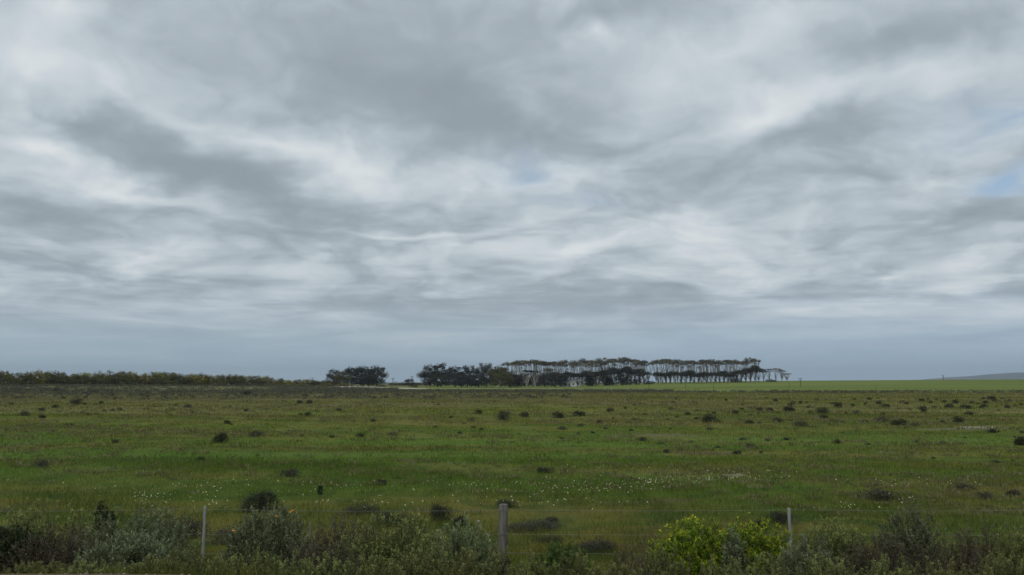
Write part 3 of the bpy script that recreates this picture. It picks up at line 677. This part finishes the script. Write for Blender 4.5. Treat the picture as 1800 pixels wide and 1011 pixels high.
for (px, ty, wp, lb) in [(922,653,34,'dark gum filling in behind the pale trunked gums on their left'),(944,655,34,'dark gum filling in behind the pale trunked gums on their right'),(986,657,26,'low dark gum at the left corner of the white house'),
      (1036,657,28,'low dark gum right of the white house'),(1064,655,28,'dark gum under the left row, second right of the house'),(1092,653,32,'broad dark gum low under the highest crowns of the left row')]:
    place('d', DENSE, 14, px, 548, ty, lb, 'low dark gums filling in under the left row', gm, wp, 7)
for (px, ty, wp) in [(958,652,30),(975,656,28),(905,654,26)]:
    place('d', DENSE, 14, px, 500, ty, f'low dark gum before the left gum row, { {958:"middle one",975:"right one",905:"left one by the olive gum"}[px]} of three', 'low gums before the left row', gm, wp, 7)
# tall rows
def top_profile(px): return float(np.interp(px, [895,915,935,960,1000,1020,1040,1060,1075,1095,1120,1138,1150,1165,1200,1230,1260,1300,1320,1330], [636,633,631,636,635,632,633,634,629,627,630,638,633,630,634,633,632,634,630,632]))
px = 896.
while px < 1328:
    if not (1139 < px < 1148):
        side = 'left' if px < 1143 else 'right'
        place('c', CAP, 15.5, px, 585+rr_(-12, 12), top_profile(px)+1.4*math.sin(px*.17)+1.0*math.sin(px*.41+1)+rr_(-1.5, 2.6), f'tall bare gum with thin flat crown {along(px, *((896,1139) if side == "left" else (1148,1328)))} of the {side} row', f'tall thin crowned gums of the {side} row', gb, rr_(22, 32) if rg.random() > .1 else 38, 4.0)
    px += rr_(6.0, 8.8)
def low_profile(px): return float(np.interp(px, [960,1000,1040,1075,1100,1130,1150,1165,1200,1250,1290,1310,1325,1335], [658,658,656,648,647,652,658,653,655,657,655,647,646,653]))
px = 962.
while px < 1336:
    if not (1136 < px < 1150) and not (990 < px < 1018 and rg.random() < .35):
        side = 'left' if px < 1143 else 'right'
        place('c', SHORT, 8.0, px, 545+rr_(-8, 8), low_profile(px)+1.2*math.sin(px*.21+2)+rr_(-3.0, 2.0), f'shorter dark crowned gum {along(px, *((962,1136) if side == "left" else (1150,1336)))} of the {side} row front line', f'shorter dark gums before the {side} row', gm, rr_(18, 27), 3.3)
    px += rr_(6.5, 9.0)
for (px, ty) in [(1340,651),(1350,648),(1361,647),(1372,650),(1381,656)]:
    place('c', CAP, 15.5, px, 600, ty, ['gum at the left start of the short last group right of the rows','second gum of the short last group right of the rows','middle gum of the short last group right of the rows','fourth gum of the short last group right of the rows','rightmost gum, the lowest of the last group'][[1340,1350,1361,1372,1381].index(px)], 'last low gums at the right end of the rows', gb, 22, 4.0)
for (px, ty) in [(1040,664),(1070,662),(1100,662),(1118,664),(1140,668),(1290,664),(1352,666)]:
    place('d', BUSH, 5.2, px, 560, ty, f'dark bush among the gum trunks, ' + {1040:'right of the white house',1070:'in the left row right of its middle',1100:'near the right end of the left row',1118:'at the right end of the left row',1140:'in the gap between the rows',1290:'near the right end of the right row',1352:'among the last low gums'}[px], 'bushes at the foot of the gum rows', gm, 24, 3.6, 'bush')
# flowering thicket on the left
AC = (M['acacia'], M['dark_bark']); AY = (M['acacia_yellow'], M['dark_bark'])
px = -30.; k = 0
while px < 592:
    f = max(0, min(1, px/590)); d = 300 + 160*f + rr_(-12, 12)
    ty = float(np.interp(px, [-30,0,50,85,110,200,250,330,410,440,470,490,500,560,590],[652,652,653,650,656,654,654,659,658,662,664,664,668,669,672])) - 2.8 + rr_(-3.2, 2.5)*(1 if px < 480 else .4)
    yel = rg.random() < (.25 if px < 150 else .5) or 460 < px < 500
    wp = rr_(26, 40) if px < 450 else rr_(18, 26)
    place('d', BUSH, 5.4, px, d, ty, f"{'yellow blooming' if yel else 'olive green'} wattle in the left thicket, " + ('left end' if px < 60 else 'left part' if px < 150 else 'left of the middle' if px < 240 else 'middle, left of the pointed shrub' if px < 305 else 'just right of the pointed shrub' if px < 380 else 'right part' if px < 450 else 'bright yellow stretch' if px < 510 else 'low right end beside the gums'),
          'wattle trees of the left thicket', AY if yel else AC, wp, 3.5, 'wattle_tree')
    px += rr_(8, 13); k += 1
for (px, ty, wp) in [(308, 653, 9), (412, 656, 20), (426, 657, 14), (497, 663, 12)]:
    place('d', BUSH, 5.4, px, 385, ty, {308:'narrow pointed dark shrub poking above the middle of the thicket',412:'taller wattle rising above the right part of the thicket',426:'wattle just right of the taller one above the thicket',497:'dark wattle just right of the bright yellow bloom'}[px], 'wattle trees of the left thicket', AC, wp, 3.5, 'wattle_tree')
for (px, ty, wp, lb) in [(606,672,26,'yellowish bush below the left end of the left gum clump'),(672,676,20,'olive bush at the right foot of the left gum clump'),(576,672,24,'olive bush where the thicket meets the left gums'),(730,677,16,'low bush at the foot of the small dark round tree')]:
    place('d', BUSH, 5.4, px, 440, ty, lb, 'bushes beside the left gum clump', AY if px < 640 else AC, wp, 3.5, 'bush')
# thin line of scrub on the skyline between the clumps
for px in range(690, 745, 8):
    place('d', BUSH, 5.4, px, 640, 671+rr_(0, 1.5), 'far low bush on the skyline between the two gum clumps', 'far bushes between the gum clumps', AC, 14, 3.5, 'bush')

# ------------------------------------------------------------------ white house behind the gums
d = 552; xa = at_px(987, d); xb = at_px(1021, d); g = tz((xa+xb)/2, d)
M['white_wall'] = simple_mat('white_wall', (.62,.62,.60), (.78,.78,.76), 3); M['roof'] = simple_mat('grey_roof', (.30,.31,.32), (.42,.43,.44), 3); M['window'] = simple_mat('dark_window', (.03,.035,.04), (.05,.055,.06), 3, .2)
house = empty('farmhouse', ((xa+xb)/2, d, g), 'small white farmhouse half hidden behind the gum trunks', 'house')
def box_mesh(name, x0, x1, y0, y1, z0, z1, mat, parent):
    v = [(x0,y0,z0),(x1,y0,z0),(x1,y1,z0),(x0,y1,z0),(x0,y0,z1),(x1,y0,z1),(x1,y1,z1),(x0,y1,z1)]
    me = bpy.data.meshes.new(name); me.from_pydata(v, [], [(0,3,2,1),(4,5,6,7),(0,1,5,4),(1,2,6,5),(2,3,7,6),(3,0,4,7)]); return link_mesh(name, me, mat, parent)
hw = (xb-xa)/2
box_mesh('wall', -hw, hw, -3, 3, -.2, 2.9, M['white_wall'], house)
me = bpy.data.meshes.new('roof'); me.from_pydata([(-hw-.3,-3.4,2.9),(hw+.3,-3.4,2.9),(hw+.3,3.4,2.9),(-hw-.3,3.4,2.9),(-hw-.3,0,4.5),(hw+.3,0,4.5)], [], [(0,1,5,4),(2,3,4,5),(0,4,3),(1,2,5),(0,3,2,1)]); link_mesh('roof', me, M['roof'], house)
for xx in (-hw*.6, hw*.15, hw*.65): box_mesh('window', xx-.5, xx+.5, -3.05, -3.0, 1.0, 2.1, M['window'], house)
box_mesh('door', -hw*.25-.45, -hw*.25+.45, -3.05, -3.0, 0, 2.0, M['window'], house)

# ------------------------------------------------------------------ poles
def pole(px, d, topy, label, arms=True, r=.12, name='utility_pole', group='utility poles on the far land', cat='pole'):
    x0 = at_px(px, d); h = tree_h(topy, px, d); root = empty(name, (x0, d, tz(x0, d)), label, cat, group)
    tb = Tubes(); tb.add([(0, 0, -.5), (0, 0, h)], [r*1.2, r*.8], 8); link_mesh('pole', tb.mesh('pole'), M['pole'], root)
    if arms:
        for zz, wd in ((h-.5, 1.1), (h-1.3, .8)): box_mesh('crossarm', -wd, wd, -.06-r, -r, zz, zz+.13, M['pole'], root)
        for xx in (-.9, 0, .9):
            tb = Tubes(); tb.add([(xx, -.1, h-.4), (xx, -.1, h-.15)], [.05, .04], 6); link_mesh('insulator', tb.mesh('insulator'), M['pole'], root)
pole(1404, 400, 664, 'wooden utility pole with crossarms standing on the green crop right of the gums', r=.13)
pole(1654, 640, 659, 'distant utility pole on the crest of the green field left of the far ridge', r=.22)
pole(692, 520, 664, 'taller thin pole right of the left gum clump', r=.16)
pole(697, 600, 670, 'shorter thin pole close right of the taller one by the left gum clump', r=.14)
pole(725, 520, 661, 'thin pole rising behind the small dark round tree', r=.16)
pole(551, 560, 664, 'faint thin pole on the skyline left of the gums', r=.14)
for (px, ty, lb) in [(1139, 674, 'thin post in the crop below the gap between the gum rows'), (1203, 674, 'thin post in the crop below the right gum row'), (1252, 674, 'second thin post in the crop below the right gum row'),
                     (1384, 672, 'thin post in the crop left of the near utility pole'), (1536, 674, 'faint thin post in the open crop')]:
    pole(px, 275, ty, lb, False, .06 if px != 1536 else .04, 'field_post', 'thin posts along the near edge of the crop', 'post')

# ------------------------------------------------------------------ pale tracks, stubble, scrub band
def strip(name, pts, wd, mat):
    V = []; rng = np.random.default_rng(len(pts)); n = 60
    P = np.array(pts, float); tt = np.linspace(0, len(P)-1, n); X = np.interp(tt, range(len(P)), P[:, 0]); Y = np.interp(tt, range(len(P)), P[:, 1])
    for k in range(n):
        a_ = wd*(.8+.4*rng.random())
        for q_ in np.linspace(-.5, .5, 5): V.append((X[k], Y[k]+q_*a_, tz(X[k], Y[k]+q_*a_)+.05))
    F = [(k*5+q_, k*5+q_+1, k*5+q_+6, k*5+q_+5) for k in range(n-1) for q_ in range(4)]
    o = link_mesh(name, raw_mesh(name, V, 4, F=np.array(F), smooth=True), mat); tag(o, kind='structure'); return o
M['sand'] = simple_mat('pale_sand', (.38,.34,.26), (.58,.53,.42), .4)
def gp(px, d): return (at_px(px, d), d)
strip('dirt_track', [gp(740, 415), gp(850, 405), gp(930, 395), gp(1010, 378), gp(1090, 355), gp(1165, 345)], 9, M['sand'])
strip('sand_bank', [gp(592, 420), gp(640, 410), gp(700, 405), gp(750, 400)], 30, M['sand'])

def clumpy(X, Y, s_, seed):
    r2 = np.random.default_rng(seed); v = 0
    for k in range(5):
        a_, b_, ph = r2.normal(0, s_, 1), r2.normal(0, s_, 1), r2.uniform(0, 6); v = v + np.sin(a_*X + b_*Y + ph)
    return v/2.2
def stuff_mesh(name, P, D, L, Wd, rn, mat, label, cat, nper=4, rng=RNG):
    V = leaf_quads(P, D, L, Wd, rng); o = link_mesh(name, raw_mesh(name, V, 4, np.repeat(rn, 4)), mat); tag(o, label, cat, kind='stuff'); return o
rng = np.random.default_rng(77)
# scrub: clumps along the band in front of the crop and below the thicket
C = []; R = []
def band(n, pxa, pxb, da, db, rlo, rhi, f=None):
    for _ in range(n):
        px = rng.uniform(pxa, pxb); d = rng.uniform(da, db)
        if f: d = f(px, rng.uniform(0, 1))
        C.append((at_px(px, d), d, 0)); R.append(rng.uniform(rlo, rhi))
band(1500, -60, 1880, 232, 262, .4, .95)
band(900, 480, 1180, 262, 300, .4, .9)
band(900, -60, 640, 235, 300, .35, 1.0, lambda p_, q_: 215 + q_*(75+150*max(0, p_)/640))
band(900, 480, 700, 290, 400, .3, .8)
band(1500, -60, 590, 262, 340, .3, .9, lambda p_, q_: 205 + q_**.7*(100+170*max(0, p_)/590))
band(700, -60, 1000, 150, 232, .15, .5)
C = np.array(C); R = np.array(R); keep = (clumpy(C[:, 0]*.5, C[:, 1]*1.4, .12, 8) + rng.uniform(-.5, 1.1, len(C)) > 0) | (C[:, 1] > 246); C = C[keep]; R = R[keep]; C[:, 2] = terrain(C[:, 0], C[:, 1]) + R*.25
ne = 26; P = np.repeat(C, ne, 0); dd = rdirs(len(P), rng); P = P + dd*np.repeat(R, ne)[:, None]*np.array([1.3, 1.1, .55])*rng.uniform(.4, 1, (len(P), 1))
P[:, 2] = np.maximum(P[:, 2], terrain(P[:, 0], P[:, 1])-.02)
cl = np.repeat(rng.uniform(-.25, .25, len(C)), ne)
stuff_mesh('scrub', P, dd+np.array([0, 0, .5]), .34*rng.uniform(.6, 1.4, len(P)), .17, np.clip(.45+cl+rng.normal(0, .2, len(P)), 0, 1), M['scrub'], 'dark low heath scrub forming a band across the far edge of the field', 'scrub', rng=rng)

# dry tufts and low heath breaking up the sward
C = []; R = []
for _ in range(11000):
    px = rng.uniform(-40, 1840); py = 692 + 215*rng.uniform(0, 1)**1.5; v_ = ray(px, py); v_ = v_/v_[1]; d = -CAMZ/v_[2]; C.append((v_[0]*d, d, 0)); R.append(min(.5, .05 + .0034*d)*rng.uniform(.5, 1.2))
C = np.array(C); R = np.array(R); cv = clumpy(C[:, 0]*.35, C[:, 1], .22, 21) + .7*clumpy(C[:, 0], C[:, 1]*1.5, .9, 22)
k_ = cv + rng.uniform(-.9, .5, len(C)) > .25; C = C[k_]; R = R[k_]; C[:, 2] = terrain(C[:, 0], C[:, 1])
ne = 16; P = np.repeat(C, ne, 0); dd = rdirs(len(P), rng); dd[:, 2] = np.abs(dd[:, 2]); rr2 = np.repeat(R, ne)
P = P + dd*rr2[:, None]*np.array([1.9, 1.1, .2])*rng.uniform(.2, 1, (len(P), 1)); cl = np.repeat(rng.uniform(-.3, .3, len(C)), ne)
M['tuft'] = leaf_material('dry_tuft_leaf', (.110,.118,.036), (.200,.190,.076), (.310,.270,.130), .3)
stuff_mesh('dry_grass', P, dd*.7+np.array([0, 0, .7]), rr2*.9*rng.uniform(.5, 1.2, len(P)), rr2*.22, np.clip(.45+cl+rng.normal(0, .2, len(P)), 0, 1), M['tuft'], 'greyish dry tufts and low heath scattered in patches through the green grass', 'dry grass', rng=rng)

# grass
BARE = [(*ground_at(a_, b_)[:2], r1, r2) for a_, b_, r1, r2 in [(1722,751,1.5,1.0),(1700,754,2.6,.6),(1290,835,.4,.5),(1245,844,.25,.3)]]
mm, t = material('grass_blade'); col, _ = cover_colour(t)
r = t.new('ShaderNodeAttribute', attribute_name='rnd').outputs['Fac']
col = t.mix(t.mapr(r, .82, .95, 0, .45), col, (.15, .135, .065, 1))
v = t.mapr(r, 0, 1, .75, 1.5, False); col = t.vm('MULTIPLY', col, t.comb(v, v, v))
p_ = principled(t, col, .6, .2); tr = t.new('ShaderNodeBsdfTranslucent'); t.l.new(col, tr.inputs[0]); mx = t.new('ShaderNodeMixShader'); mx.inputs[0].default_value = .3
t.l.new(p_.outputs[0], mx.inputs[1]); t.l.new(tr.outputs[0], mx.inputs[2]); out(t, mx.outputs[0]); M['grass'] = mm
TV = []; TR = []
def blades(n, d0, d1, hh, wd, margin, thin=0.0):
    d = np.sqrt(rng.uniform(d0**2, d1**2, n)); x_ = (rng.uniform(-.62, .62, n))*d + rng.uniform(-margin, margin, n)
    cl = clumpy(x_, d, 2.2*12/d0, 3) + clumpy(x_, d, .6, 5)
    keep = rng.uniform(-1.2, 1.2, n) < cl*.55 + .9 - thin
    for (bx, by, b1, b2) in BARE: keep &= ((x_-bx)/b1)**2 + ((d-by)/b2)**2 > rng.uniform(.5, 1.2, n)
    x_, d, cl = x_[keep], d[keep], cl[keep]
    n = len(d); z_ = terrain(x_, d); an = rng.uniform(0, 6.28, n); H = hh*rng.uniform(.5, 1.35, n)*(1+.25*cl)
    w2 = wd*rng.uniform(.6, 1.3, n)/2; ln = rng.normal(0, .35, (n, 2))*H[:, None]
    B = np.stack([x_, d, z_-.01], 1); S = np.stack([np.cos(an)*w2, np.sin(an)*w2, 0*w2], 1); T = np.stack([ln[:, 0], ln[:, 1], H], 1)
    TV.append(np.stack([B-S, B+S, B+T], 1).reshape(-1, 3)); TR.append(np.repeat(rng.uniform(0, 1, n), 3))
blades(110000, 7.9, 16, .10, .007, 2)
blades(170000, 14, 34, .11, .012, 3)
blades(150000, 30, 80, .09, .04, 4)
blades(120000, 75, 170, .11, .12, 6)
blades(60000, 160, 262, .16, .25, 8)
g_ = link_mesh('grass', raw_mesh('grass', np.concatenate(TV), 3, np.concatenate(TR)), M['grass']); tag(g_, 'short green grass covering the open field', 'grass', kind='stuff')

# cream wildflowers
VV = []
FCL = [(245,885,25,10,26),(270,890,30,12,20),(330,875,70,14,50),(400,862,60,12,35),(470,868,90,18,30),(560,872,90,14,26),(650,866,110,14,30),(780,862,90,10,24),(850,868,80,12,24),
       (960,870,110,20,55),(1040,864,110,18,55),(1110,866,110,16,55),(1160,858,60,8,40),(1250,852,90,8,60),(1320,856,70,8,40),(1330,842,80,6,30),(1480,905,60,8,22),(1600,890,60,8,20),(1690,860,100,14,24),
       (380,900,90,10,24),(610,895,120,10,26),(900,895,160,12,24),(1080,900,120,10,16),(1580,858,120,10,20),(150,865,130,18,14),(1100,835,200,8,40),(760,905,120,14,10)]
for (cx_, cy_, rx, ry, n) in FCL:
    for _ in range(int(n*.8)):
        px = rng.normal(cx_, rx*.5); py = min(925, max(826, rng.normal(cy_, ry*.5))); gx0, gy0, gz0 = ground_at(px, py)
        VV.append(flower_verts(rng, np.array([gx0, gy0, gz0+rng.uniform(.14, .26)]), rng.uniform(.02, .036), 5))
o = link_mesh('wildflowers', raw_mesh('wildflowers', np.concatenate(VV), 4), M['cream']); tag(o, 'tiny cream wildflowers scattered in a belt beyond the fence', 'flowers', kind='stuff')
# gravel stones on the shoulder
VV = []; FF = []; n0 = 0
for k in range(900):
    x_ = rng.uniform(-6, 1); y_ = rng.uniform(6.4, 7.75); s_ = rng.uniform(.004, .014); z_ = tz(x_, y_)
    base8 = np.array([[-1,-1,-.4],[1,-1,-.4],[1,1,-.4],[-1,1,-.4],[-.6,-.6,.5],[.6,-.6,.5],[.6,.6,.5],[-.6,.6,.5]])*s_*rng.uniform(.6, 1.3, (8, 1)); VV.append(base8 + [x_, y_, z_+s_*.3])
    for f in ((4,5,6,7),(0,1,5,4),(1,2,6,5),(2,3,7,6),(3,0,4,7)): FF.append([q_+n0 for q_ in f])
    n0 += 8
o = link_mesh('gravel', raw_mesh('gravel', np.concatenate(VV), 4, F=np.array(FF)), M['gravel_stone']); tag(o, 'loose pale gravel on the road shoulder at the lower left', 'gravel', kind='stuff')

# ------------------------------------------------------------------ far ridge
mm, t = material('ridge_cover'); pos = t.new('ShaderNodeNewGeometry').outputs['Position']
nn = t.noise(pos, .004, 6, .6); out(t, principled(t, t.mix(t.mapr(nn, .35, .65), (.050, .060, .045, 1), (.085, .075, .060, 1)), .95, .1).outputs[0])
xs = np.arange(3700, 11000, 60.); ys = np.arange(7600, 11000, 100.); XX, YY = np.meshgrid(xs, ys)
crest = np.interp(XX, [4450, 4640, 4760, 4950, 5370, 6200, 8000, 11000], [0, 30, 50, 70, 102, 135, 170, 150])
sh = np.sin(np.clip((YY-7600)/3400, 0, 1)*math.pi)**.6
ZZ = crest*sh*(1 + .06*np.sin(XX*.004+YY*.003) + .03*np.sin(XX*.013)) - 2
nx, ny = len(xs), len(ys); i = (np.arange(ny-1)[:, None]*nx + np.arange(nx-1)[None]).ravel(); F = np.stack([i, i+1, i+nx+1, i+nx], 1)
o = link_mesh('hill', raw_mesh('hill', np.stack([XX, YY, ZZ], -1).reshape(-1, 3), 4, F=F, smooth=True), mm); tag(o, kind='structure')

# ------------------------------------------------------------------ haze
HZ = box_mesh('haze', -17000, 17500, -60, 17000, -3, 260, None, None)
HZ.data.materials.clear(); mm, t = material('haze_air'); pv = t.new('ShaderNodeVolumePrincipled'); pv.inputs['Color'].default_value = (.74, .87, 1, 1); pv.inputs['Density'].default_value = 8e-5
t.l.new(pv.outputs[0], t.new('ShaderNodeOutputMaterial').inputs['Volume']); HZ.data.materials.append(mm); tag(HZ, kind='stuff')
HZ['label'] = 'thin pale blue air between the camera and the far ridge'; HZ['category'] = 'haze'
